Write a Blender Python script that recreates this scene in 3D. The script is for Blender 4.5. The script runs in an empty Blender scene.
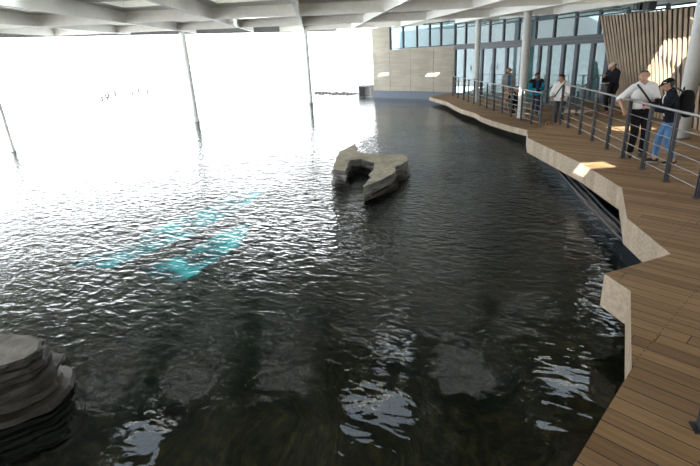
import bpy, bmesh, math, random
from mathutils import Vector, Matrix, noise
from mathutils.geometry import tessellate_polygon
random.seed(7)
C = bpy.context.scene
COL = C.collection
PI = math.pi

# ------------------------------------------------------------------ helpers
def link(name, me, parent=None):
    o = bpy.data.objects.new(name, me)
    COL.objects.link(o)
    if parent is not None:
        o.parent = parent
    return o

def obj(name, bm, m, parent=None, smooth=False):
    me = bpy.data.meshes.new(name)
    bmesh.ops.recalc_face_normals(bm, faces=bm.faces[:])
    bm.to_mesh(me); bm.free()
    for x in (m if isinstance(m, (list, tuple)) else [m]):
        me.materials.append(x)
    if smooth:
        for p in me.polygons:
            p.use_smooth = True
    return link(name, me, parent)

def tag(o, label=None, cat=None, group=None, kind=None):
    if label: o['label'] = label
    if cat: o['category'] = cat
    if group: o['group'] = group
    if kind: o['kind'] = kind
    return o

def struct(name, bm, m, label=None, parent=None, smooth=False):
    o = obj(name, bm, m, parent, smooth)
    if parent is None:
        o['kind'] = 'structure'
        if label: o['label'] = label
    return o

def thing(name, label, cat, loc=(0, 0, 0), rz=0.0, group=None):
    o = bpy.data.objects.new(name, None)
    o.empty_display_size = 0.1
    COL.objects.link(o)
    o.location = loc
    o.rotation_euler = (0, 0, rz)
    return tag(o, label, cat, group)

def B(): return bmesh.new()

def box(bm, c, s, rz=0.0, mat=0):
    M = Matrix.Translation(Vector(c)) @ Matrix.Rotation(rz, 4, 'Z') @ Matrix.Diagonal((s[0], s[1], s[2], 1))
    r = bmesh.ops.create_cube(bm, size=1.0, matrix=M)
    for v in r['verts']:
        for f in v.link_faces:
            f.material_index = mat
    return bm

def beam(bm, p, q, w, h, up=(0, 0, 1)):
    """square bar from p to q, w across, h along up"""
    p = Vector(p); q = Vector(q)
    d = (q - p); L = d.length; d.normalize()
    s = d.cross(Vector(up))
    if s.length < 1e-5: s = d.cross(Vector((1, 0, 0)))
    s.normalize(); u = s.cross(d).normalized()
    M = Matrix((s * w, d * L, u * h)).transposed().to_4x4()
    M.translation = (p + q) / 2
    bmesh.ops.create_cube(bm, size=1.0, matrix=M)
    return bm

def tube(bm, p, q, r, r2=None, n=10, caps=True):
    p = Vector(p); q = Vector(q)
    d = q - p
    M = Matrix.Translation((p + q) / 2) @ d.to_track_quat('Z', 'Y').to_matrix().to_4x4()
    bmesh.ops.create_cone(bm, cap_ends=caps, cap_tris=False, segments=n, radius1=r, radius2=r if r2 is None else r2, depth=d.length, matrix=M)
    return bm

def prism(bm, poly, z0, z1, matside=0, mattop=0):
    zt = z1 if callable(z1) else (lambda x, y: z1)
    zb = z0 if callable(z0) else (lambda x, y: z0)
    a = [bm.verts.new((x, y, zb(x, y))) for x, y in poly]
    b = [bm.verts.new((x, y, zt(x, y))) for x, y in poly]
    n = len(poly)
    for i in range(n):
        f = bm.faces.new((a[i], a[(i + 1) % n], b[(i + 1) % n], b[i])); f.material_index = matside
    f = bm.faces.new(b); f.material_index = mattop
    f2 = bm.faces.new(a[::-1]); f2.material_index = matside
    bmesh.ops.triangulate(bm, faces=[f, f2])
    return bm

def hexa(bm, b4, t4):
    a = [bm.verts.new(v) for v in b4]; t = [bm.verts.new(v) for v in t4]
    for i in range(4):
        bm.faces.new((a[i], a[(i + 1) % 4], t[(i + 1) % 4], t[i]))
    bm.faces.new(t); bm.faces.new(a[::-1])
    return bm

# ------------------------------------------------------------------ materials
def nt(name):
    m = bpy.data.materials.new(name); m.use_nodes = True
    t = m.node_tree
    for n in list(t.nodes): t.nodes.remove(n)
    out = t.nodes.new('ShaderNodeOutputMaterial')
    return m, t, out

def N(t, typ, **kw):
    n = t.nodes.new(typ)
    for k, v in kw.items():
        if k in n.inputs: n.inputs[k].default_value = v
        else: setattr(n, k, v)
    return n

def ramp(t, src, stops):
    r = t.nodes.new('ShaderNodeValToRGB')
    e = r.color_ramp.elements
    while len(e) < len(stops): e.new(0.5)
    for i, (p, c) in enumerate(stops):
        e[i].position = p; e[i].color = (*c, 1) if len(c) == 3 else c
    t.links.new(src, r.inputs[0])
    return r.outputs[0]

def math_(t, op, a, b=None, c=None):
    n = t.nodes.new('ShaderNodeMath'); n.operation = op
    for i, v in enumerate((a, b, c)):
        if v is None: continue
        if isinstance(v, (int, float)): n.inputs[i].default_value = v
        else: t.links.new(v, n.inputs[i])
    return n.outputs[0]

def mixc(t, f, a, b, mode='MIX'):
    n = t.nodes.new('ShaderNodeMix'); n.data_type = 'RGBA'; n.blend_type = mode
    for i, v in ((0, f), (6, a), (7, b)):
        if isinstance(v, (int, float)): n.inputs[i].default_value = v
        elif isinstance(v, tuple): n.inputs[i].default_value = (*v, 1)
        else: t.links.new(v, n.inputs[i])
    return n.outputs[2]

def simple(name, col, rough=0.6, metal=0.0, var=0.12, scale=6.0, bump=0.0, spec=0.5, bscale=None):
    m, t, out = nt(name)
    p = N(t, 'ShaderNodeBsdfPrincipled', Roughness=rough, Metallic=metal)
    p.inputs['Specular IOR Level'].default_value = spec
    tc = N(t, 'ShaderNodeTexCoord')
    nz = N(t, 'ShaderNodeTexNoise', Scale=scale, Detail=5.0)
    t.links.new(tc.outputs['Object'], nz.inputs['Vector'])
    lo = tuple(max(0, c * (1 - var)) for c in col); hi = tuple(min(1, c * (1 + var)) for c in col)
    t.links.new(ramp(t, nz.outputs['Fac'], [(0.3, lo), (0.7, hi)]), p.inputs['Base Color'])
    if bump:
        n2 = N(t, 'ShaderNodeTexNoise', Scale=bscale or scale * 4, Detail=6.0)
        t.links.new(tc.outputs['Object'], n2.inputs['Vector'])
        b = N(t, 'ShaderNodeBump', Strength=1.0, Distance=bump)
        t.links.new(n2.outputs['Fac'], b.inputs['Height'])
        t.links.new(b.outputs[0], p.inputs['Normal'])
    t.links.new(p.outputs[0], out.inputs[0])
    return m

ANG = math.atan2(-0.757, 0.65)      # the building's main direction in plan (along the concrete wall)

def deck_material(name, c0, c1, pw=0.145, fascia=False, ang=ANG):
    m, t, out = nt(name)
    p = N(t, 'ShaderNodeBsdfPrincipled', Roughness=0.62)
    p.inputs['Specular IOR Level'].default_value = 0.35
    tc = N(t, 'ShaderNodeTexCoord')
    mp = N(t, 'ShaderNodeMapping')
    mp.inputs['Rotation'].default_value = (0, 0, -ang)
    t.links.new(tc.outputs['Object'], mp.inputs[0])
    sx = N(t, 'ShaderNodeSeparateXYZ'); t.links.new(mp.outputs[0], sx.inputs[0])
    u, v = sx.outputs[0], sx.outputs[1]
    vv = math_(t, 'DIVIDE', v, pw)
    idx = math_(t, 'FLOOR', vv); fr = math_(t, 'FRACT', vv)
    # every plank row gets its own tone and its own joints along the length
    wn = N(t, 'ShaderNodeTexWhiteNoise', noise_dimensions='1D'); t.links.new(idx, wn.inputs['W'])
    us = math_(t, 'DIVIDE', math_(t, 'ADD', u, math_(t, 'MULTIPLY', wn.outputs['Value'], 3.6)), 3.6)
    ui = math_(t, 'FLOOR', us); uf = math_(t, 'FRACT', us)
    w2 = N(t, 'ShaderNodeTexWhiteNoise', noise_dimensions='2D')
    cx = N(t, 'ShaderNodeCombineXYZ'); t.links.new(idx, cx.inputs[0]); t.links.new(ui, cx.inputs[1])
    t.links.new(cx.outputs[0], w2.inputs['Vector'])
    tone = ramp(t, w2.outputs['Value'], [(0.0, c0), (1.0, c1)])
    # grain, stretched along the plank
    m2 = N(t, 'ShaderNodeMapping'); m2.inputs['Scale'].default_value = (1.2, 26, 26)
    t.links.new(mp.outputs[0], m2.inputs[0])
    gz = N(t, 'ShaderNodeTexNoise', Scale=1.0, Detail=6.0, Roughness=0.65); t.links.new(m2.outputs[0], gz.inputs['Vector'])
    col = mixc(t, 0.55, tone, ramp(t, gz.outputs['Fac'], [(0.3, (0.45, 0.45, 0.45)), (0.7, (1.25, 1.2, 1.15))]), 'MULTIPLY')
    # weathering in big soft patches
    wz = N(t, 'ShaderNodeTexNoise', Scale=0.45, Detail=3.0); t.links.new(tc.outputs['Object'], wz.inputs['Vector'])
    col = mixc(t, 0.5, col, ramp(t, wz.outputs['Fac'], [(0.35, (0.75, 0.7, 0.62)), (0.65, (1.1, 1.1, 1.1))]), 'MULTIPLY')
    gap = math_(t, 'LESS_THAN', math_(t, 'MINIMUM', fr, math_(t, 'SUBTRACT', 1.0, fr)), 0.026)
    end = math_(t, 'LESS_THAN', math_(t, 'MINIMUM', uf, math_(t, 'SUBTRACT', 1.0, uf)), 0.0009)
    # screw heads, two on each joist line
    nu = math_(t, 'SUBTRACT', math_(t, 'FRACT', math_(t, 'DIVIDE', u, 0.6)), 0.5)
    nv = math_(t, 'SUBTRACT', math_(t, 'FRACT', math_(t, 'MULTIPLY', fr, 2.0)), 0.5)
    du = math_(t, 'MULTIPLY', nu, 0.6); dv = math_(t, 'MULTIPLY', nv, pw / 2)
    rr = math_(t, 'ADD', math_(t, 'MULTIPLY', du, du), math_(t, 'MULTIPLY', dv, dv))
    nail = math_(t, 'LESS_THAN', rr, 0.009 ** 2)
    dark = math_(t, 'MAXIMUM', math_(t, 'MAXIMUM', gap, end), math_(t, 'MULTIPLY', nail, 0.75))
    if fascia:
        dark = math_(t, 'MULTIPLY', nail, 0.0)
    col = mixc(t, dark, col, (0.025, 0.02, 0.015))
    t.links.new(col, p.inputs['Base Color'])
    b = N(t, 'ShaderNodeBump', Strength=1.0, Distance=0.006)
    t.links.new(math_(t, 'SUBTRACT', gz.outputs['Fac'], math_(t, 'MULTIPLY', dark, 1.0)), b.inputs['Height'])
    t.links.new(b.outputs[0], p.inputs['Normal'])
    t.links.new(p.outputs[0], out.inputs[0])
    return m

def water_material():
    m, t, out = nt('pool_water')
    tc = N(t, 'ShaderNodeTexCoord')
    mp = N(t, 'ShaderNodeMapping'); mp.inputs['Rotation'].default_value = (0, 0, 0.5)
    t.links.new(tc.outputs['Object'], mp.inputs[0])
    def wave(scale, amp, sx=1.0, sy=1.6, det=2.0, dist=0.6):
        a = N(t, 'ShaderNodeMapping'); a.inputs['Scale'].default_value = (sx, sy, 1)
        t.links.new(mp.outputs[0], a.inputs[0])
        n = N(t, 'ShaderNodeTexNoise', Scale=scale, Detail=det, Roughness=0.5, Distortion=dist)
        t.links.new(a.outputs[0], n.inputs['Vector'])
        return math_(t, 'MULTIPLY', n.outputs['Fac'], amp)
    # patches of rougher and calmer water
    pz = N(t, 'ShaderNodeTexNoise', Scale=0.22, Detail=2.0); t.links.new(tc.outputs['Object'], pz.inputs['Vector'])
    calm = ramp(t, pz.outputs['Fac'], [(0.35, (0.45, 0.45, 0.45)), (0.65, (1.25, 1.25, 1.25))])
    h = math_(t, 'ADD', wave(0.7, WAVES[0]), wave(2.1, WAVES[1]))
    h2 = math_(t, 'ADD', wave(4.0, WAVES[2], 1.0, 1.8, 1.0), wave(9.0, WAVES[3], 1.0, 1.7, 1.0))
    # sheltered, smoother water close under the deck; wind ripples further out
    sp = N(t, 'ShaderNodeSeparateXYZ'); t.links.new(tc.outputs['Object'], sp.inputs[0])
    mr = N(t, 'ShaderNodeMapRange', interpolation_type='SMOOTHSTEP'); t.links.new(math_(t, 'SUBTRACT', sp.outputs[1], math_(t, 'MULTIPLY', sp.outputs[0], 0.25)), mr.inputs[0])
    mr.inputs[1].default_value = 3.2; mr.inputs[2].default_value = 8.0; mr.inputs[3].default_value = 0.04; mr.inputs[4].default_value = 1.0
    h = math_(t, 'ADD', h, math_(t, 'MULTIPLY', math_(t, 'MULTIPLY', h2, mr.outputs[0]), calm))
    mf = N(t, 'ShaderNodeMapRange', interpolation_type='SMOOTHSTEP'); t.links.new(sp.outputs[1], mf.inputs[0])
    mf.inputs[1].default_value = 13.0; mf.inputs[2].default_value = 25.0; mf.inputs[3].default_value = 1.0; mf.inputs[4].default_value = 0.30
    h = math_(t, 'MULTIPLY', h, mf.outputs[0])
    b = N(t, 'ShaderNodeBump', Strength=1.0, Distance=1.0)
    t.links.new(h, b.inputs['Height'])
    fr = N(t, 'ShaderNodeFresnel', IOR=1.33); t.links.new(b.outputs[0], fr.inputs['Normal'])
    rf = N(t, 'ShaderNodeBsdfRefraction', Roughness=0.0, IOR=1.33)
    rf.inputs['Color'].default_value = (0.27, 0.38, 0.355, 1)
    gl = N(t, 'ShaderNodeBsdfGlossy', Roughness=0.0)
    gl.inputs['Color'].default_value = (0.96, 0.98, 1, 1)
    t.links.new(b.outputs[0], rf.inputs['Normal']); t.links.new(b.outputs[0], gl.inputs['Normal'])
    mx = N(t, 'ShaderNodeMixShader')
    t.links.new(fr.outputs[0], mx.inputs[0]); t.links.new(rf.outputs[0], mx.inputs[1]); t.links.new(gl.outputs[0], mx.inputs[2])
    t.links.new(mx.outputs[0], out.inputs[0])
    return m

def glass_material(name, tint, refl=1.0):
    m, t, out = nt(name)
    lw = N(t, 'ShaderNodeLayerWeight')
    f5 = math_(t, 'POWER', lw.outputs['Facing'], 5.0)
    sch = math_(t, 'ADD', 0.035, math_(t, 'MULTIPLY', f5, 0.6))
    tr = N(t, 'ShaderNodeBsdfTransparent'); tr.inputs[0].default_value = (*tint, 1)
    gl = N(t, 'ShaderNodeBsdfGlossy', Roughness=0.01); gl.inputs['Color'].default_value = (0.95, 0.98, 1, 1)
    mx = N(t, 'ShaderNodeMixShader')
    t.links.new(math_(t, 'MULTIPLY', sch, refl), mx.inputs[0])
    t.links.new(tr.outputs[0], mx.inputs[1]); t.links.new(gl.outputs[0], mx.inputs[2])
    t.links.new(mx.outputs[0], out.inputs[0])
    return m

def concrete_material(name, c, boards=True):
    m, t, out = nt(name)
    p = N(t, 'ShaderNodeBsdfPrincipled', Roughness=0.8)
    tc = N(t, 'ShaderNodeTexCoord')
    mp = N(t, 'ShaderNodeMapping'); mp.inputs['Rotation'].default_value = (0, 0, -ANG)
    mp.inputs['Scale'].default_value = (0.5, 0.5, 7.0)
    t.links.new(tc.outputs['Object'], mp.inputs[0])
    n1 = N(t, 'ShaderNodeTexNoise', Scale=1.6, Detail=6.0, Roughness=0.6); t.links.new(mp.outputs[0], n1.inputs['Vector'])
    n2 = N(t, 'ShaderNodeTexNoise', Scale=0.9, Detail=5.0); t.links.new(tc.outputs['Object'], n2.inputs['Vector'])
    a = ramp(t, n1.outputs['Fac'], [(0.3, tuple(x * 0.85 for x in c)), (0.7, tuple(x * 1.1 for x in c))])
    bcol = ramp(t, n2.outputs['Fac'], [(0.3, (0.8, 0.8, 0.8)), (0.7, (1.1, 1.1, 1.1))])
    t.links.new(mixc(t, 0.7, a, bcol, 'MULTIPLY'), p.inputs['Base Color'])
    b = N(t, 'ShaderNodeBump', Strength=0.6, Distance=0.01); t.links.new(n1.outputs['Fac'], b.inputs['Height'])
    t.links.new(b.outputs[0], p.inputs['Normal'])
    t.links.new(p.outputs[0], out.inputs[0])
    return m

def rock_material(name, light, mid, dark, wet=0.0):
    m, t, out = nt(name)
    p = N(t, 'ShaderNodeBsdfPrincipled', Roughness=0.75 - 0.35 * wet)
    tc = N(t, 'ShaderNodeTexCoord')
    mp = N(t, 'ShaderNodeMapping'); mp.inputs['Scale'].default_value = (1, 1, 9)
    t.links.new(tc.outputs['Object'], mp.inputs[0])
    n1 = N(t, 'ShaderNodeTexNoise', Scale=2.6, Detail=8.0, Roughness=0.65); t.links.new(mp.outputs[0], n1.inputs['Vector'])
    n2 = N(t, 'ShaderNodeTexNoise', Scale=9.0, Detail=8.0, Roughness=0.7); t.links.new(tc.outputs['Object'], n2.inputs['Vector'])
    a = ramp(t, n1.outputs['Fac'], [(0.25, dark), (0.5, mid), (0.75, light)])
    b2 = ramp(t, n2.outputs['Fac'], [(0.3, (0.6, 0.6, 0.58)), (0.7, (1.2, 1.2, 1.15))])
    t.links.new(mixc(t, 0.8, a, b2, 'MULTIPLY'), p.inputs['Base Color'])
    b = N(t, 'ShaderNodeBump', Strength=1.0, Distance=0.03)
    t.links.new(math_(t, 'ADD', n2.outputs['Fac'], n1.outputs['Fac']), b.inputs['Height'])
    t.links.new(b.outputs[0], p.inputs['Normal'])
    t.links.new(p.outputs[0], out.inputs[0])
    return m

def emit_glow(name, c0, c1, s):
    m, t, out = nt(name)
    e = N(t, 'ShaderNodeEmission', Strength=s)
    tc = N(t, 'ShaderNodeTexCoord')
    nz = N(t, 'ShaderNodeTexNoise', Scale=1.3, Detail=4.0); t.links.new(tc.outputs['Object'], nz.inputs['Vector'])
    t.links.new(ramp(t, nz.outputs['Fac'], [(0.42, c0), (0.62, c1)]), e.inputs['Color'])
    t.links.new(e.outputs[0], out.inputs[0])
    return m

WAVES = (0.024, 0.0105, 0.0480, 0.0150)
M = {}
M['deck'] = deck_material('deck_planks', (0.26, 0.160, 0.078), (0.45, 0.295, 0.155))
M['fascia'] = deck_material('pale_boards', (0.42, 0.35, 0.27), (0.56, 0.48, 0.38), fascia=True)
M['white'] = simple('white_paint', (0.88, 0.87, 0.82), 0.55, var=0.04)
M['ceil'] = simple('ceiling_board', (0.80, 0.77, 0.70), 0.7, var=0.05)
M['post'] = simple('column_paint', (0.56, 0.57, 0.56), 0.4, var=0.04)
M['steel'] = simple('galvanised_steel', (0.28, 0.285, 0.29), 0.35, 0.9, var=0.08, scale=20)
M['gun'] = simple('dark_steel', (0.07, 0.075, 0.085), 0.4, 0.6, var=0.1, scale=20)
M['frame'] = simple('window_frame_paint', (0.03, 0.042, 0.055), 0.5, 0.0, var=0.06)
M['bluestrip'] = simple('blue_grey_strip', (0.13, 0.16, 0.21), 0.6, var=0.08)
M['conc'] = concrete_material('board_marked_concrete', (0.40, 0.37, 0.305))
M['conc2'] = simple('plain_concrete', (0.30, 0.30, 0.30), 0.85, var=0.15, bump=0.01)
M['slat'] = simple('timber_slat', (0.36, 0.27, 0.185), 0.6, var=0.2, scale=3.0)
M['slatback'] = simple('slat_backing', (0.035, 0.028, 0.022), 0.9)
M['glass'] = glass_material('clear_glass', (0.78, 0.90, 0.92), 1.0)
M['skyglass'] = glass_material('rooflight_glass', (0.94, 0.96, 0.96), 0.6)
def frosted():
    m, t, out = nt('frosted_glass')
    a = N(t, 'ShaderNodeBsdfTranslucent'); a.inputs[0].default_value = (0.52, 0.52, 0.50, 1)
    b = N(t, 'ShaderNodeBsdfDiffuse'); b.inputs[0].default_value = (0.7, 0.7, 0.7, 1)
    mx = N(t, 'ShaderNodeMixShader'); mx.inputs[0].default_value = 0.35
    t.links.new(a.outputs[0], mx.inputs[1]); t.links.new(b.outputs[0], mx.inputs[2]); t.links.new(mx.outputs[0], out.inputs[0])
    return m
M['frost'] = frosted()
M['rock'] = rock_material('pale_layered_rock', (0.54, 0.49, 0.37), (0.40, 0.36, 0.28), (0.18, 0.165, 0.135))
M['rockside'] = rock_material('layered_rock_side', (0.40, 0.39, 0.36), (0.18, 0.18, 0.17), (0.03, 0.03, 0.03), 0.2)
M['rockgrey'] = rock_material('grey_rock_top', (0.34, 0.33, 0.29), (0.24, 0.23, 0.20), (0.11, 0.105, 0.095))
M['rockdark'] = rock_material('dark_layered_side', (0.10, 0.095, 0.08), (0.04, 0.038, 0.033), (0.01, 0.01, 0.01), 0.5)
M['wetrock'] = rock_material('wet_dark_rock', (0.09, 0.075, 0.05), (0.035, 0.03, 0.024), (0.01, 0.01, 0.01), 0.8)
M['bed'] = rock_material('pool_bed_rock', (0.40, 0.24, 0.09), (0.12, 0.085, 0.045), (0.02, 0.02, 0.018))
M['acryl'] = simple('dark_acrylic', (0.012, 0.018, 0.024), 0.08, var=0.1, spec=0.7)
M['rim'] = simple('rim_strip', (0.16, 0.18, 0.21), 0.35, 0.4, var=0.1)
M['under'] = simple('underdeck_dark', (0.03, 0.03, 0.032), 0.9)
M['sea'] = simple('sea_surface', (0.75, 0.8, 0.82), 0.25, var=0.1, scale=0.05)
M['teal'] = emit_glow('underwater_teal_glow', (0.0, 0.03, 0.04), (0.03, 0.50, 0.58), 2.2)  # emission added for the turquoise glow below the water
M['hall'] = simple('hall_wall', (0.24, 0.31, 0.30), 0.8)
M['hallfloor'] = simple('hall_floor', (0.30, 0.30, 0.29), 0.4)
M['armour'] = simple('armour_stone', (0.012, 0.012, 0.013), 0.9, var=0.4, bump=0.03)
M['sand'] = simple('sand_spit', (0.55, 0.36, 0.18), 0.9)
M['black'] = simple('black_plastic', (0.012, 0.012, 0.014), 0.5)

# ------------------------------------------------------------------ camera
f_px, cx, cy = 475.0, 350.0, 233.0
pit = math.atan(178 / 475.0); rol = math.atan(0.06)
F = Vector((0, math.cos(pit), -math.sin(pit))); R0 = Vector((1, 0, 0)); U0 = Vector((0, math.sin(pit), math.cos(pit)))
Rv = math.cos(rol) * R0 - math.sin(rol) * U0
Uv = math.sin(rol) * R0 + math.cos(rol) * U0
cam = bpy.data.cameras.new('camera'); cam.sensor_fit = 'HORIZONTAL'; cam.sensor_width = 36.0
cam.lens = f_px / 700 * 36.0
cam.clip_start = 0.05; cam.clip_end = 3000
co = bpy.data.objects.new('camera', cam); COL.objects.link(co)
mw = Matrix((Rv, Uv, -F)).transposed().to_4x4(); mw.translation = (0, 0, 2.3)
co.matrix_world = mw
C.camera = co

# ------------------------------------------------------------------ light
w = bpy.data.worlds.new('bright_sky'); w.use_nodes = True; C.world = w
bg = w.node_tree.nodes['Background']
wt = w.node_tree
tcw = N(wt, 'ShaderNodeTexCoord'); sxw = N(wt, 'ShaderNodeSeparateXYZ'); wt.links.new(tcw.outputs['Generated'], sxw.inputs[0])
wt.links.new(ramp(wt, sxw.outputs[2], [(0.0, (1.0, 1.0, 1.0)), (0.25, (0.94, 0.97, 1.0)), (0.9, (0.70, 0.82, 1.0))]), bg.inputs[0])
bg.inputs[1].default_value = 4.7
SUN_TO = Vector((0.6, 0.8, -0.7)).normalized()       # the way the sunlight travels
sun = bpy.data.lights.new('sun', 'SUN'); sun.energy = 26.0; sun.angle = 0.009; sun.color = (1.0, 0.95, 0.86)
so = bpy.data.objects.new('sun', sun); COL.objects.link(so)
so.rotation_euler = (-SUN_TO).to_track_quat('Z', 'Y').to_euler()
so.location = (-20, -30, 30)

C.view_settings.view_transform = 'Standard'; C.view_settings.look = 'None'
C.view_settings.exposure = 0.0; C.view_settings.gamma = 1.0
C.cycles.max_bounces = 10; C.cycles.diffuse_bounces = 4; C.cycles.glossy_bounces = 5
C.cycles.transmission_bounces = 8; C.cycles.transparent_max_bounces = 12
C.cycles.caustics_reflective = True; C.cycles.caustics_refractive = True
C.cycles.sample_clamp_indirect = 8.0
C.cycles.use_denoising = True

# ------------------------------------------------------------------ roof
def rz(x, y): return 2.98 - 0.017 * x + 0.027 * y        # underside of the beams
BEAM = 0.30
EDGE_P = Vector((-8.0, 27.9)); EDGE_D = Vector((0.66, 0.751)).normalized()    # seaward edge of the roof
EDGE_N = Vector((-EDGE_D.y, EDGE_D.x))
LIGHTS = [(0.33, 8.3, 1.45, 1.3), (0.95, 10.75, 1.0, 0.9), (1.65, 5.1, 1.3, 0.8), (4.75, 8.9, 1.3, 1.0), (-4.7, 7.9, 1.2, 1.2),
          (7.75, 12.0, 1.5, 2.0), (3.9, 15.0, 0.8, 0.7), (-3.4, 20.8, 1.4, 1.2)]
# two slim rooflights set parallel to the concrete wall
STRIPS = [(0.22, 31.60), (3.10, 28.36)]
ADDED_FROST = []  # frosted rooflights added to brighten the coffers and fins
for k_ in range(-5, 4):
    for y_, d_ in ((10.4, 2.0), (12.9, 1.9), (16.6, 2.6), (20.2, 2.8), (25.0, 3.0), (29.0, 3.2), (34.0, 2.6)):
        a_ = -0.8 + 2.25 * k_; b_ = -2.25 + 3.15 * k_
        w_ = 2.25 + 0.9 * (y_ - 10) / 24
        c_ = a_ + (b_ - a_) * (y_ - 10) / 24 + w_ / 2
        yy = y_ - 0.5 - 1.5 * (c_ + 5) / 37
        if c_ > 7.0 or EDGE_N.dot(Vector((c_, yy)) - EDGE_P) > -1.5: continue
        if any(abs(c_ - l[0]) < l[2] / 2 + 0.8 and abs(yy - l[1]) < l[3] / 2 + d_ / 2 - 0.1 for l in LIGHTS): continue
        if any(abs(c_ - q[0]) < w_ / 2 + 0.5 and abs(yy - q[1]) < d_ / 2 + 0.5 for q in STRIPS): continue
        ADDED_FROST.append((round(c_, 2), round(yy, 2), round(w_ - 0.75, 2), d_ - 0.3))
NCLEAR = len(LIGHTS); LIGHTS = LIGHTS + ADDED_FROST
X0, X1, Y0, Y1 = -24.0, 13.5, -7.0, 44.0
CELLS = []
for (sx0, sy0) in STRIPS:
    for q_ in range(-3, 4):
        CELLS.append((sx0 + 0.10 * q_, sy0 - 0.095 * q_, 0.46, 0.30))
CUTS = LIGHTS + CELLS
xs = sorted({X0, X1, *[l[0] - l[2] / 2 for l in CUTS], *[l[0] + l[2] / 2 for l in CUTS]})
ys = sorted({Y0, Y1, *[l[1] - l[3] / 2 for l in CUTS], *[l[1] + l[3] / 2 for l in CUTS]})
bm = B()
vg = {}
def gv(i, j):
    if (i, j) not in vg:
        vg[i, j] = bm.verts.new((xs[i], ys[j], rz(xs[i], ys[j]) + BEAM))
    return vg[i, j]
for i in range(len(xs) - 1):
    for j in range(len(ys) - 1):
        mx_, my_ = (xs[i] + xs[i + 1]) / 2, (ys[j] + ys[j + 1]) / 2
        if any(abs(mx_ - l[0]) < l[2] / 2 and abs(my_ - l[1]) < l[3] / 2 for l in CUTS): continue
        bm.faces.new((gv(i, j), gv(i + 1, j), gv(i + 1, j + 1), gv(i, j + 1)))
def clip(bm, off=0.0):
    p = EDGE_P + EDGE_N * off
    bmesh.ops.bisect_plane(bm, geom=bm.verts[:] + bm.edges[:] + bm.faces[:], plane_co=(p.x, p.y, 0), plane_no=(EDGE_N.x, EDGE_N.y, 0), clear_outer=True)
    q = Vector((-9.6, -1.0)); n = Vector((-0.962, -0.272))           # open left side of the hall
    bmesh.ops.bisect_plane(bm, geom=bm.verts[:] + bm.edges[:] + bm.faces[:], plane_co=(q.x, q.y, 0), plane_no=(n.x, n.y, 0), clear_outer=True)
    q = Vector((9.0, 38.0)); n = Vector((0.757, 0.65))
    bmesh.ops.bisect_plane(bm, geom=bm.verts[:] + bm.edges[:] + bm.faces[:], plane_co=(q.x, q.y, 0), plane_no=(n.x, n.y, 0), clear_outer=True)
clip(bm, 0.3)
r = bmesh.ops.extrude_face_region(bm, geom=bm.faces[:])
for v in r['geom']:
    if isinstance(v, bmesh.types.BMVert): v.co.z += 0.14
struct('ceiling', bm, M['ceil'], 'pale flat ceiling boards between the white roof beams')
def lx(k, y):                                   # the long beams fan out slightly towards the sea
    a = -0.8 + 2.25 * k; b = -2.25 + 3.15 * k
    return a + (b - a) * (y - 10) / 24.0
def bar(name, p, q, wd, label, dep=BEAM):
    p = Vector(p); q = Vector(q)
    d = (q - p).normalized(); s = Vector((-d.y, d.x)) * wd / 2
    pts = [p + s, p - s, q - s, q + s]
    bm = B()
    hexa(bm, [(v.x, v.y, rz(v.x, v.y) + BEAM - dep) for v in pts], [(v.x, v.y, rz(v.x, v.y) + BEAM - 0.001) for v in pts])
    clip(bm, 0.28)
    if len(bm.faces) == 0: bm.free(); return
    bmesh.ops.holes_fill(bm, edges=bm.edges[:], sides=8)
    struct(name, bm, M['white'], label)
for k in range(-7, 7):
    bar('ceiling_beam', (lx(k, Y0), Y0), (lx(k, 42.0), 42.0), 0.09, 'long white roof beam running out towards the sea')
FINS = [-4.0, -1.0, 2.5, 6.5, 14.8, 22.9, 33.3]
for y in FINS:
    bar('ceiling_fin', (X0 + 0.1, y + 0.6), (X1 - 0.1, y - 0.9), 0.07, 'white cross fin between the long roof beams', BEAM)
# dark edge girder on the seaward edge
bm = B()
pa = EDGE_P - EDGE_D * 24 + EDGE_N * 0.24; pb = EDGE_P + EDGE_D * 12.2 + EDGE_N * 0.24
beam(bm, (pa.x, pa.y, rz(pa.x, pa.y) + 0.18), (pb.x, pb.y, rz(pb.x, pb.y) + 0.18), 0.10, 0.44)
struct('trim_1', bm, simple('edge_girder', (0.20, 0.20, 0.21), 0.5, var=0.05), 'grey girder along the seaward roof edge')
# clear rooflights, then the frosted ones added for ceiling brightness
for i, (x, y, sx_, sy_) in enumerate(LIGHTS):
    bm = B()
    z = rz(x, y) + BEAM
    for sgn in (-1, 1):
        box(bm, (x + sgn * (sx_ / 2 - 0.02), y, z + 0.12), (0.036, sy_ - 0.01, 0.2))
        box(bm, (x, y + sgn * (sy_ / 2 - 0.02), z + 0.12), (sx_ - 0.08, 0.036, 0.2))
    wo = struct('window_%d' % (i + 20), bm, M['white'], 'square rooflight in a white ceiling coffer')
    bm = B(); box(bm, (x, y, z + 0.19), (sx_ - 0.08, sy_ - 0.08, 0.01))
    obj('pane', bm, M['skyglass'] if i < NCLEAR else M['frost'], wo)

for i, (x, y) in enumerate(STRIPS):
    bm = B(); z = rz(x, y) + BEAM + 0.19
    box(bm, (x, y, z), (1.7, 0.9, 0.03), ANG)
    wo = struct('window_%d' % (i + 90), bm, M['skyglass'], 'slim rooflight parallel to the concrete wall')
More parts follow.
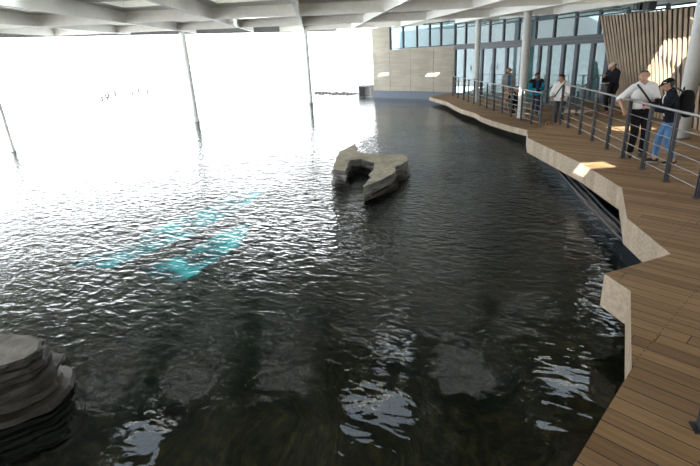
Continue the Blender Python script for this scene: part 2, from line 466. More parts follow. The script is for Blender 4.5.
# ------------------------------------------------------------------ pool, sea, ground
W = -0.75
EDG = EDGE_P + EDGE_N * 0.9
pool = [(-24.0, -3.0), (6.6, -3.0), (6.6, 16.0), (6.6, 30.9), (2.3, 36.4), (2.9, 37.6)]
def on_edge(x): return EDG + EDGE_D * ((x - EDG.x) / EDGE_D.x)
e1 = on_edge(2.6); e2 = on_edge(-24.0)
pool_poly = pool[:5] + [(e1.x, e1.y), (e2.x, max(e2.y, 5.0))]
bm = B()
vs = [bm.verts.new((x, y, W)) for x, y in pool_poly]
bmesh.ops.triangulate(bm, faces=[bm.faces.new(vs)])
wo = struct('water', bm, water_material(), 'dark rippled pool water reflecting the white sky')
if wo.data.polygons[0].normal.z < 0: wo.data.flip_normals()      # the surface faces up
# bed: dark uneven rock
bm = B()
bmesh.ops.create_grid(bm, x_segments=110, y_segments=150, size=1.0, matrix=Matrix.Translation((-8.5, 17, -2.9)) @ Matrix.Diagonal((17.5, 22.5, 1, 1)))
for v in bm.verts:
    q = v.co
    h = noise.fractal(Vector((q.x * 0.45, q.y * 0.45, 3.1)), 1.0, 2.0, 5) * 0.55
    near = math.exp(-((q.x + 2.4) ** 2 / 5.0 + (q.y - 3.6) ** 2 / 6.0)) * 1.5       # shelf of rock rising towards the corner rock
    mid = math.exp(-((q.x - 0.7) ** 2 / 3.0 + (q.y - 12.0) ** 2 / 6.0)) * 1.5
    deep = math.exp(-((q.x - 2.2) ** 2 / 5.0 + (q.y - 5.5) ** 2 / 14.0)) * 1.2
    v.co.z += h + near + mid - deep
    v.co.z = min(v.co.z, W - 0.14)
struct('floor_pool', bm, M['bed'], 'dark rocky bed under the pool water', smooth=True)
bm = B()
e1 = on_edge(2.7) + EDGE_N * 0.25; e2 = on_edge(-40) + EDGE_N * 0.25
far = [(e2.x, e2.y), (e1.x, e1.y), (300, 340), (300, 1500), (-1500, 1500), (-1500, -300), (-60, -300)]
vs = [bm.verts.new((x, y, -1.05)) for x, y in far]
bmesh.ops.triangulate(bm, faces=[bm.faces.new(vs)])
struct('sea', bm, M['sea'], 'glaring white sea beyond the pool edge')
bm = B()
pa = on_edge(-24); pb = on_edge(2.6)
hexa(bm, [(pa.x, pa.y, -4), (pb.x, pb.y, -4), (pb.x + EDGE_N.x * .3, pb.y + EDGE_N.y * .3, -4), (pa.x + EDGE_N.x * .3, pa.y + EDGE_N.y * .3, -4)],
     [(pa.x, pa.y, W - .02), (pb.x, pb.y, W - .02), (pb.x + EDGE_N.x * .3, pb.y + EDGE_N.y * .3, W - .02), (pa.x + EDGE_N.x * .3, pa.y + EDGE_N.y * .3, W - .02)])
struct('trim_2', bm, M['conc2'], 'overflow edge of the pool')
# added glowing panels standing in for the turquoise light under the surface
root = thing('underwater_glow', 'added turquoise glow patch under the water, seen through the ripples', 'glow patch', (-3.3, 9.3, -1.35), 0)
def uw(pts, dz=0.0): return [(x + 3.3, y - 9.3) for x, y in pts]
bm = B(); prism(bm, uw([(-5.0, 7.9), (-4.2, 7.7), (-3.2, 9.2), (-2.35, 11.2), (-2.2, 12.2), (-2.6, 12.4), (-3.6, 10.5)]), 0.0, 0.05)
obj('glow_panel', bm, M['teal'], root)
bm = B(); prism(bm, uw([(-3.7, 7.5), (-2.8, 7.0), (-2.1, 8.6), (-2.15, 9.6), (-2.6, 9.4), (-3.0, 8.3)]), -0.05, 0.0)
obj('glow_panel', bm, M['teal'], root)

# ------------------------------------------------------------------ decks
UP = [(5.17, 13.49), (4.8, 12.42), (4.72, 9.26), (4.51, 7.48), (3.79, 6.07), (3.59, 4.85), (2.64, 4.46), (2.69, 4.07), (2.03, 2.91), (1.21, 2.08), (0.2, 1.0), (-3.0, 0.3), (-3.0, -4.0)]
UP_BACK = [(11.9, -4.0), (11.9, 12.0), (10.33, 18.2), (9.95, 19.7), (8.9, 18.75), (7.95, 17.6), (8.85, 16.95), (7.6, 15.83), (6.6, 14.75)]
bm = B(); prism(bm, UP + UP_BACK, -0.36, 0.0, 1, 0)
struct('floor_upper', bm, [M['deck'], M['fascia']], 'brown timber plank deck around the pool')
LOW = [(5.27, 29.55), (5.45, 27.6), (5.6, 26.07), (5.52, 24.0), (5.50, 22.5), (5.68, 20.86), (5.58, 19.6), (5.63, 18.51), (5.82, 16.78), (6.03, 15.74), (6.1, 14.3)]
bm = B(); prism(bm, LOW + [(6.6, 14.8), (7.6, 15.88), (8.9, 17.1), (8.9, 18.8), (9.95, 19.75), (7.05, 30.9), (6.6, 31.1)], -0.55, -0.35, 1, 0)
struct('floor_lower', bm, [M['deck'], M['fascia']], 'lower timber deck in front of the glass doors')
def fascia(name, pts, ztop, h, nb, label):
    bm = B()
    bh = h / nb
    for k, (a, b) in enumerate(zip(pts, pts[1:])):
        a = Vector(a); b = Vector(b); d = (b - a).normalized()
        n = Vector((d.y, -d.x)) * (1 if True else -1)
        # outward = towards the pool (left of travel is the deck)
        a2 = a + n * 0.014; b2 = b + n * 0.014
        for i in range(nb):
            z = ztop - bh * (i + 0.5)
            beam(bm, (a2.x, a2.y, z), (b2.x, b2.y, z), 0.026, bh - 0.006)
    return struct(name, bm, M['fascia'], label)
fascia('trim_3', [p for p in UP[::-1]], -0.004, 0.375, 3, 'pale boards along the zigzag deck edge')
fascia('trim_4', [p for p in LOW[::-1]], -0.354, 0.19, 2, 'pale boards along the curved lower deck edge')
# steps between the decks
for i, (a, b, z) in enumerate([(0.22, 0.62, -0.233), (0.62, 1.0, -0.117)]):
    L0, L1 = Vector((6.6, 16.05)), Vector((7.95, 17.6)); Q0, Q1 = Vector((7.62, 15.9)), Vector((8.86, 17.0))
    pts = [L0.lerp(L1, a), Q0.lerp(Q1, a), Q0.lerp(Q1, b), L0.lerp(L1, b)]
    bm = B(); prism(bm, [(p.x, p.y) for p in pts], -0.349, z)
    struct('floor_step', bm, M['deck'], 'timber step between the two decks')
# tank wall below the deck
AC = [(5.75, 14.2), (5.35, 13.06), (4.98, 11.2), (4.56, 9.3), (4.27, 8.0), (4.07, 6.99), (3.83, 5.53), (3.5, 4.75)]
def offs(pts, d):
    out = []
    for i, p in enumerate(pts):
        a = Vector(pts[max(i - 1, 0)]); b = Vector(pts[min(i + 1, len(pts) - 1)])
        t = (b - a).normalized()
        out.append((p[0] - t.y * d, p[1] + t.x * d))
    return out
bm = B(); prism(bm, AC + offs(AC, 0.30)[::-1], -3.2, -0.50)
tank = thing('tank_panel', 'thick dark curved aquarium panel rising under the zigzag deck edge', 'aquarium panel', (0, 0, 0))
obj('acrylic_panel', bm, M['acryl'], tank)
bm = B()
for o_ in (0.04, 0.15, 0.26):
    p_ = offs(AC, o_)
    for a, b in zip(p_, p_[1:]): beam(bm, (*a, -0.493), (*b, -0.493), 0.022 if o_ != 0.15 else 0.04, 0.02)
obj('rim_strip', bm, M['rim'], tank)
bm = B(); prism(bm, offs(AC, 0.75) + offs(AC, 0.9)[::-1], -3.2, -0.40)
struct('wall_underdeck', bm, M['under'], 'dark wall under the deck')
bm = B(); beam(bm, (6.45, 14.0, -1.6), (6.3, 31.0, -1.6), 0.12, 2.08)
struct('wall_underdeck_far', bm, M['under'], 'dark wall under the lower deck')

# ------------------------------------------------------------------ concrete wall and glazed front
wA, wB = Vector((2.36, 36.25)), Vector((7.0, 30.8))
wd = (wB - wA).normalized(); wn = Vector((wd.y, -wd.x)); wn = wn if wn.x < 0 else -wn
WL = (wB - wA).length
def wp(s, o=0.0): v = wA + wd * s - wn * o; return v
def wall_panel(bm, s0, s1, z0, z1, t=0.25, g=0.012):
    pts = [wp(s0 + g), wp(s1 - g), wp(s1 - g, t), wp(s0 + g, t)]
    hexa(bm, [(p.x, p.y, z0 + g) for p in pts], [(p.x, p.y, z1 - g) for p in pts])
s_pier = 1.73
cuts = [0.0, 1.70, 3.60, 5.55, WL]
bm = B()
wall_panel(bm, 0, 1.73, 2.34, 3.95)
for a, b in zip(cuts, cuts[1:]):
    wall_panel(bm, a, b, -0.27, 2.34 if a == 0 else 2.46)
back = [wp(0.03, 0.03), wp(WL, 0.03), wp(WL, 0.24), wp(0.03, 0.24)]
hexa(bm, [(p.x, p.y, -0.27) for p in back], [(p.x, p.y, 2.43) for p in back])
struct('wall_far', bm, M['conc'], 'board-marked beige concrete wall across the pool')
bm = B(); pts = [wp(0, -0.02), wp(WL, -0.02), wp(WL, 0.3), wp(0, 0.3)]
hexa(bm, [(p.x, p.y, -1.6) for p in pts], [(p.x, p.y, -0.28) for p in pts])
struct('baseboard_far', bm, M['bluestrip'], 'blue-grey plinth strip under the concrete wall')
gA = Vector((7.0, 30.8)); gdv = Vector((3.2, -12.5)).normalized()
gn = Vector((gdv.y, -gdv.x)); gn = gn if gn.x < 0 else -gn
def gp(s, o=0.0): return gA + gdv * s - gn * o
def member(bm, fp, s, z0, z1, wd_=0.07, dp=0.12, o=0.0):
    p = fp(s, dp / 2 + o)
    d = (fp(1) - fp(0)).normalized()
    box(bm, (p.x, p.y, (z0 + z1) / 2), (wd_, dp, z1 - z0), math.atan2(d.y, d.x))
def rail_h(bm, fp, s0, s1, z, h=0.1, dp=0.12, o=0.0):
    a, b = fp(s0, dp / 2 + o), fp(s1, dp / 2 + o)
    beam(bm, (a.x, a.y, z), (b.x, b.y, z), dp, h)
def pane(bm, fp, s0, s1, z0, z1, o=0.06):
    a, b = fp(s0, o), fp(s1, o)
    beam(bm, (a.x, a.y, (z0 + z1) / 2), (b.x, b.y, (z0 + z1) / 2), 0.012, z1 - z0)
wi = [1]
def window(fp, s0, s1, z0, z1, label, fw=0.06, mids=()):
    bm = B()
    member(bm, fp, s0 + fw / 2, z0, z1, fw); member(bm, fp, s1 - fw / 2, z0, z1, fw)
    rail_h(bm, fp, s0 + fw, s1 - fw, z0 + fw / 2, fw); rail_h(bm, fp, s0 + fw, s1 - fw, z1 - fw / 2, fw)
    for zz in mids: rail_h(bm, fp, s0 + fw, s1 - fw, zz, 0.05)
    o = struct('window_%d' % wi[0], bm, M['frame'], label); wi[0] += 1
    bm = B(); pane(bm, fp, s0 + fw, s1 - fw, z0 + fw, z1 - fw)
    obj('pane', bm, M['glass'], o)
    return o
# clerestory above the concrete wall
cl = [1.75, 2.95, 4.15, 5.2, 6.1, WL]
for a, b in zip(cl, cl[1:]):
    window(wp, a, b, 2.48, 3.86, 'strip window pane above the concrete wall', 0.05)
# glazed front: sill level -0.35 / 0, transom at 2.35, top glazing up to the roof
GL = 13.0
verts_s = [0.06, 1.25, 2.5, 3.2, 4.4, 5.6, 6.9, 8.2, 8.9, 9.8, 10.6, 11.5, 12.3, GL]
for i, (a, b) in enumerate(zip(verts_s, verts_s[1:])):
    z0 = -0.349 if b < 11.6 else 0.001
    if 2 <= i <= 11 and i not in (6,):
        bm = B(); fw = 0.09
        member(bm, gp, a + fw / 2, z0, 2.3, fw); member(bm, gp, b - fw / 2, z0, 2.3, fw)
        rail_h(bm, gp, a + fw, b - fw, z0 + 0.06, 0.12); rail_h(bm, gp, a + fw, b - fw, 2.24, 0.12)
        o = struct('door_%d' % (i - 1), bm, M['frame'], 'tall glass door panel in a dark frame')
        bm = B(); pane(bm, gp, a + fw, b - fw, z0 + 0.12, 2.18)
        obj('pane', bm, M['glass'], o)
        if i in (3, 7, 9):
            bm = B(); h_ = gp(b - 0.22, -0.05); tube(bm, (h_.x, h_.y, 0.55), (h_.x, h_.y, 1.15), 0.016)
            obj('door_handle', bm, M['steel'], o)
    else:
        window(gp, a, b, z0, 2.3, 'tall pane of the glazed front', 0.07)
bm = B(); rail_h(bm, gp, 0.0, GL + 8.0, 2.38, 0.15, 0.2, -0.03)
struct('trim_5', bm, M['frame'], 'dark transom beam over the glass doors')
top_s = [0.0, 1.3, 2.6, 3.9, 5.2, 6.5, 7.8, 9.1, 10.4, 11.7, 13.0, 14.6, 16.2, 17.8, 19.4, 21.0]
for a, b in zip(top_s, top_s[1:]):
    zt = min(rz(*gp(a)), rz(*gp(b))) + 0.02
    window(gp, a, b, 2.46, zt, 'upper pane of the glazed front under the roof', 0.05, (2.46 + (zt - 2.46) * 0.82,))
# hall behind the glass
bm = B(); prism(bm, [(7.2, 30.9), (10.1, 19.6), (12.1, 12.0), (11.95, -4), (24, -4), (24, 32), (14, 40)], -0.4, -0.36)
struct('floor_hall', bm, M['hallfloor'], 'grey floor of the hall behind the glass')
bm = B(); beam(bm, (9.9, 26.5, 1.0), (14.2, 22.3, 1.0), 0.2, 2.72)
struct('wall_hall', bm, M['hall'], 'grey-green wall inside the hall')
bm = B(); beam(bm, (11.2, 36.0, 2.2), (15.2, 25.0, 2.2), 0.2, 5.2); beam(bm, (3.6, 46.0, 2.5), (11.2, 36.0, 2.5), 0.2, 6.0); beam(bm, (15.2, 25.0, 2.2), (17.5, 12.0, 2.2), 0.2, 5.2)
struct('wall_hall_far', bm, simple('hall_pale_wall', (0.155, 0.18, 0.195), 0.7), 'pale blue wall deep inside the hall')
bm = B(); prism(bm, [(9.2, 23.0), (9.95, 26.3), (14.2, 22.2), (14.9, 14.0), (11.7, 14.0)], 2.38, 2.46)
struct('ceiling_hall', bm, M['hall'], 'hall ceiling')
# back of the room behind the camera
bm = B(); box(bm, (5, -6.2, 1.2), (15, 0.25, 4.0)); struct('wall_back', bm, M['conc'], 'concrete wall behind the viewpoint')
bm = B(); prism(bm, [(-24, -6), (-3.02, -6), (-3.02, 0.25), (-24, 0.25)], -3.2, -0.36); struct('floor_rear', bm, M['under'], 'dark ledge behind the viewpoint')

# ------------------------------------------------------------------ slatted wall
slat = thing('slatted_wall', 'flared timber slat wall beside the glass doors', 'slat wall', (8.9, 11.8, 0))
b0, b1 = Vector((10.02, 17.95, 0.0)), Vector((8.35, 8.6, 0.0))
t0, t1 = Vector((9.80, 19.35, 3.12)), Vector((8.55, 8.6, 2.80))
org = Vector((8.9, 11.8, 0))
bm = B()
off = Vector((0.10, 0.015, 0))
hexa(bm, [b0 + off - org, b1 + off - org, b1 + off * 2 - org, b0 + off * 2 - org], [t0 + off - org, t1 + off - org, t1 + off * 2 - org, t0 + off * 2 - org])
obj('backing_board', bm, M['slatback'], slat)
NS = 40
for k in range(NS):
    u = (k + 0.5) / NS
    p = b0.lerp(b1, u); q = t0.lerp(t1, u)
    bm = B(); beam(bm, p + off * 0.55 - org, q + off * 0.55 - org, 0.095, 0.022, up=(-1, -0.15, 0))
    obj('slat', bm, M['slat'], slat)
# speaker / projector on top of it
sp = thing('projector', 'black twin-box projector on a bracket above the slat wall', 'projector', (9.72, 16.35, 3.06), math.radians(15))
bm = B(); box(bm, (-0.02, 0.16, 0.15), (0.30, 0.26, 0.2)); obj('housing', bm, M['black'], sp)
bm = B(); tube(bm, (-0.17, 0.16, 0.15), (-0.20, 0.16, 0.15), 0.06, n=16); obj('lens', bm, M['gun'], sp)
bm = B(); box(bm, (0, -0.17, 0.15), (0.3, 0.24, 0.22)); obj('control_box', bm, M['black'], sp)
bm = B(); box(bm, (0.0, 0, 0.015), (0.12, 0.6, 0.03)); box(bm, (0, 0.0, 0.18), (0.05, 0.05, 0.36)); obj('bracket', bm, M['gun'], sp)

# ------------------------------------------------------------------ columns
def column(x, y, z0, r, label):
    t = thing('round_column', label, 'column', (x, y, z0))
    zt = rz(x, y) - z0 + 0.03
    bm = B(); tube(bm, (0, 0, -0.0 if z0 > -0.5 else -2.2), (0, 0, zt), r, n=28); obj('shaft', bm, M['post'], t, False)
    bm = B(); tube(bm, (0, 0, 0.001), (0, 0, 0.03), r * 1.25, n=28); obj('base_ring', bm, M['steel'], t)
    bm = B(); tube(bm, (0, 0, zt - 0.06), (0, 0, zt), r * 1.15, n=28); obj('top_collar', bm, M['post'], t)
column(-14.08, 20.34, W, 0.14, 'thin column standing in the water, cut by the left edge of the photo')
column(-8.2, 27.33, W, 0.14, 'tall thin column standing alone in the bright water between the other two')
column(-2.19, 34.47, W, 0.14, 'farthest thin column in the water, beside the dark breakwater')
column(6.89, 25.22, -0.35, 0.135, 'far white column on the lower deck near the concrete wall')
column(6.84, 18.55, -0.35, 0.145, 'white column on the lower deck beside the man in the turquoise jacket')
column(8.0, 11.24, 0.0, 0.165, 'thick pale column in front of the slat wall behind the woman')

# ------------------------------------------------------------------ railings
def railing(label, pts, h, floor_z, posts, rods=6, dz=None, skip_rail=False):
    """pts: plan polyline with z per point"""
    P = [Vector(p) for p in pts]
    t = thing('railing', label, 'railing', tuple(P[0]))
    o = P[0]
    for p in posts:
        p = Vector(p); bm = B()
        i = min(range(len(P) - 1), key=lambda i: ((P[i] + P[i + 1]) / 2 - p).length)
        d = (P[i + 1] - P[i]); a = math.atan2(d.y, d.x)
        n = Vector((math.cos(a), math.sin(a), 0))
        for s in (-0.027, 0.027):
            c = p + n * s - o
            box(bm, (c.x, c.y, c.z + h / 2), (0.016, 0.055, h), a)
        for k in range(rods + 1):
            z = 0.1 + k * (h - 0.18) / rods
            c = p - o
            box(bm, (c.x, c.y, c.z + z + 0.04), (0.05, 0.03, 0.03), a)
        box(bm, (p.x - o.x, p.y - o.y, p.z - o.z + 0.006), (0.13, 0.1, 0.012), a)
        obj('post', bm, M['gun'], t)
    up = Vector((0, 0, 1))
    bm = B()
    for a, b in zip(P, P[1:]):
        tube(bm, a - o + up * (h + 0.015), b - o + up * (h + 0.015), 0.021, n=12)
    for a in P[1:-1]: bmesh.ops.create_uvsphere(bm, u_segments=10, v_segments=6, radius=0.024, matrix=Matrix.Translation(a - o + up * (h + 0.015)))
    obj('handrail', bm, M['steel'], t)
    for k in range(rods - 1):
        z = 0.14 + k * (h - 0.2) / (rods - 1)
        bm = B()
        for a, b in zip(P, P[1:]): tube(bm, a - o + up * z, b - o + up * z, 0.008, n=8)
        obj('rod', bm, M['steel'], t)
    return t
U_POSTS = [(6.49, 14.37), (6.35, 13.55), (6.19, 12.5), (6.03, 11.52), (5.85, 10.5), (5.69, 9.57), (5.52, 8.61), (5.37, 7.7), (5.22, 6.74), (5.06, 5.75)]
railing('long steel post-and-rod railing on the upper deck before the man and woman', [(*p, 0) for p in U_POSTS], 1.14, 0, [(*p, 0) for p in U_POSTS])
railing('near railing end with one dark post at the right edge', [(2.12, 2.29, 0), (3.6, 1.9, 0), (5.0, 1.6, 0)], 1.14, 0, [(2.12, 2.29, 0), (3.6, 1.9, 0), (5.0, 1.6, 0)])
ly = [29.2, 27.9, 26.6, 25.6, 24.5, 23.4, 22.3, 21.2, 20.1, 19.0, 17.9, 16.9, 16.05]
LP = [(6.60, y, -0.35) for y in ly]
railing('steel railing along the curved edge of the lower deck', LP, 1.1, -0.35, LP[:-1], 6)
SL = [(6.5, 15.9, -0.35), (7.22, 16.7, -0.175), (7.89, 17.5, 0.0)]
railing('sloping stair railing behind the man in the white shirt at the steps', SL, 1.1, 0, [SL[0], SL[2]], 3)
SR = [(7.72, 15.98, -0.33), (8.25, 16.48, -0.17), (8.92, 17.12, 0.0)]
railing('sloping dark stair railing in front of the person in the pink cap', SR, 1.1, 0, [SR[0], SR[2]], 3)

# ------------------------------------------------------------------ rocks
def densify(poly, n):
    out = []
    L = len(poly)
    for i in range(L):
        a = Vector(poly[i]); b = Vector(poly[(i + 1) % L])
        k = max(1, int((b - a).length / n))
        for j in range(k): out.append(a.lerp(b, j / k))
    return out
def rock(name, label, poly, ztop, zbot, flare, layers, dens, seed, jit=0.035, sidem='rockside', rough=1.0, topm='rock'):
    pts = densify(poly, dens)
    c = sum(pts, Vector((0, 0))) / len(pts)
    n = len(pts)
    area = sum(pts[i].x * pts[(i + 1) % n].y - pts[(i + 1) % n].x * pts[i].y for i in range(n))
    sg = 1 if area > 0 else -1
    nrm = []
    for i in range(n):
        d = (pts[(i + 1) % n] - pts[i - 1]).normalized()
        nrm.append(Vector((d.y, -d.x)) * sg)
    # smooth normals
    for _ in range(3): nrm = [(nrm[i - 1] + nrm[i] * 2 + nrm[(i + 1) % n]).normalized() for i in range(n)]
    bm = B(); rings = []
    rnd = random.Random(seed)
    z = ztop
    lay = [(ztop, 0.0)]
    for k in range(layers):
        th = (ztop - zbot) / layers
        out_ = flare * min((k + 1) / layers, (ztop - W + 0.12) / (ztop - zbot)) + rnd.uniform(-jit, jit)
        lay.append((z - 0.12 * th, out_)); lay.append((z - 0.82 * th, out_ + rnd.uniform(-0.3, 0.3) * jit))
        z -= th
        lay.append((z, out_ - rnd.uniform(0.5, 1.2) * jit))
    for (z, o_) in lay:
        r_ = []
        for i in range(n):
            q = pts[i] + nrm[i] * (o_ + 0.06 * rough * noise.noise(Vector((pts[i].x * 3, pts[i].y * 3, z * 9 + seed))) * (0.5 if z == ztop else 1) + (0.0 if z == ztop else 0.035 * rough * noise.noise(Vector((pts[i].x * 9, pts[i].y * 9, z * 14 + seed)))))
            zz = z + 0.03 * noise.noise(Vector((pts[i].x * 1.2, pts[i].y * 1.2, seed * 1.7)))
            r_.append(bm.verts.new((q.x - c.x, q.y - c.y, zz - W)))
        rings.append(r_)
    for a, b in zip(rings, rings[1:]):
        for i in range(n):
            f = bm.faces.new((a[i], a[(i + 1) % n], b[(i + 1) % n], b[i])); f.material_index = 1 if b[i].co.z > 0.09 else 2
    for rg, mi in ((rings[0], 0), (rings[-1], 2)):
        for tri in tessellate_polygon([[Vector((v.co.x, v.co.y, 0)) for v in rg]]):
            try: bm.faces.new([rg[i] for i in tri]).material_index = mi
            except ValueError: pass
    o = obj(name, bm, [M[topm], M[sidem], M['wetrock']])
    o.location = (c.x, c.y, W)
    return o
R1 = [(0.35, 15.31), (0.05, 14.55), (-0.18, 14.15), (-0.33, 12.1), (-0.3, 11.69), (-0.01, 11.47), (0.03, 12.3), (0.15, 12.75), (0.42, 12.85), (0.76, 12.3), (0.69, 11.6), (0.52, 10.99), (0.56, 10.75), (0.34, 10.0), (0.69, 10.34), (1.15, 11.06), (1.25, 11.67), (1.43, 11.83), (1.61, 12.26), (1.67, 12.87), (1.57, 13.31), (1.18, 13.22), (0.65, 13.45), (0.34, 14.05)]
tag(rock('flat_rock', 'pale flat-topped layered rock with a notch, alone in mid pool', R1, -0.38, -1.9, 0.06, 17, 0.06, 3, 0.075), None, 'rock')
bpy.data.objects['flat_rock']['label'] = 'pale flat-topped layered rock with a notch, alone in mid pool'
R2 = [(-5.2, 4.7), (-3.9, 4.38), (-3.42, 4.27), (-3.2, 4.15), (-3.11, 3.97), (-3.14, 3.84), (-3.35, 3.70), (-3.9, 3.45), (-4.6, 3.1), (-5.4, 3.2)]
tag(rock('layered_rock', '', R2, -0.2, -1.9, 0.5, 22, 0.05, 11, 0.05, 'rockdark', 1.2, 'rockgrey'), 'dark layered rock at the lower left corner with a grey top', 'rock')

# ------------------------------------------------------------------ shore objects
def stone(c, r, seed):
    bm = B(); bmesh.ops.create_icosphere(bm, subdivisions=2, radius=r)
    for v in bm.verts:
        v.co *= 1 + 0.35 * noise.noise(v.co * (1.6 / r) + Vector((seed, 0, 0)))
        v.co.z *= 0.75
    return obj('armour_block', bm, M['armour'])
for k in range(13):
    u = k / 12
    o = stone(None, 0.215 + 0.02 * random.random(), k * 3.7)
    o.location = (-2.3 + 3.7 * u, 45.2 - 4.6 * u, -0.82 + 0.05 * random.random()); o.rotation_euler = (0, 0, k)
    tag(o, 'dark breakwater block in the row lying between the far column and the concrete wall', 'breakwater block', 'breakwater blocks in a row')
cv = thing('culvert', 'grey open concrete box at the foot of the concrete wall', 'culvert', (2.0, 38.3, -1.1), ANG)
bm = B(); box(bm, (0, 0.35, 0.55), (1.4, 0.1, 1.0)); box(bm, (-0.65, 0, 0.55), (0.1, 0.6, 1.0)); box(bm, (0.65, 0, 0.55), (0.1, 0.6, 1.0)); box(bm, (0, 0, 1.1), (1.5, 0.9, 0.1)); obj('shell', bm, M['conc2'], cv)
bm = B(); box(bm, (0, 0.05, 0.1), (1.2, 0.5, 0.2)); obj('sill_slab', bm, M['conc2'], cv)
bm = B()
for a, b in zip([(-9.0, 47.0), (-7.2, 47.3), (-5.4, 47.2)], [(-7.2, 47.3), (-5.4, 47.2), (-3.6, 47.9)]):
    beam(bm, (*a, -0.99), (*b, -0.99), 0.5, 0.16)
struct('beach', bm, M['sand'], 'thin sandy spit beyond the pool')
for k, (x, y) in enumerate([(-29.6, 62.5), (-29.0, 62.0), (-28.4, 62.6), (-27.0, 64.4), (-26.2, 64.6), (-25.2, 64.8), (-26.5, 55.0), (-25.8, 54.8)]):
    bm = B(); tube(bm, (0, 0, -0.6), (0, 0, 0.75 if k < 6 else 0.35), 0.09, n=10); tube(bm, (0, 0, 0.3), (0, 0, 0.5), 0.13, n=10)
    o = obj('mooring_post', bm, M['black']); o.location = (x, y, -1.0)
    tag(o, 'tiny dark mooring post far out in the glaring sea', 'mooring post', 'mooring posts far out')

# ------------------------------------------------------------------ people
def ik(a, b, la, lb, hint):
    """elbow/knee point between a and b"""
    a = Vector(a); b = Vector(b); d = b - a; L = min(d.length, (la + lb) * 0.999)
    u = d.normalized(); x = (la * la - lb * lb + L * L) / (2 * L); h = math.sqrt(max(la * la - x * x, 0))
    hv = Vector(hint); hv = hv - u * hv.dot(u); hv.normalize()
    return a + u * x + hv * h, a + u * L

def capsule(bm, a, b, ra, rb, sq=None):
    a = Vector(a); b = Vector(b); d = b - a
    L = d.length
    q = d.to_track_quat('Z', 'Y').to_matrix().to_4x4() if L > 1e-6 else Matrix.Identity(4)
    n, mseg = 14, 5
    rings = []
    for i in range(1, mseg + 1):
        t = -PI / 2 + (PI / 2) * i / mseg
        rings.append((ra * math.cos(t), ra * math.sin(t)))
    for i in range(0, mseg):
        t = (PI / 2) * i / mseg
        rings.append((rb * math.cos(t), L + rb * math.sin(t)))
    T = Matrix.Translation(a) @ q
    bot = bm.verts.new(T @ Vector((0, 0, -ra))); top = bm.verts.new(T @ Vector((0, 0, L + rb)))
    R_ = [[bm.verts.new(T @ Vector((r * math.cos(2 * PI * j / n), r * math.sin(2 * PI * j / n), z))) for j in range(n)] for r, z in rings]
    for A_, B_ in zip(R_, R_[1:]):
        for j in range(n): bm.faces.new((A_[j], A_[(j + 1) % n], B_[(j + 1) % n], B_[j]))
    for j in range(n):
        bm.faces.new((bot, R_[0][(j + 1) % n], R_[0][j])); bm.faces.new((top, R_[-1][j], R_[-1][(j + 1) % n]))

SKIN = simple('skin', (0.50, 0.29, 0.20), 0.55, var=0.06)
HAIRM = {}
def cloth(name, c, var=0.1): return simple(name, c, 0.85, var=var, scale=9, bump=0.004, bscale=30, spec=0.2)

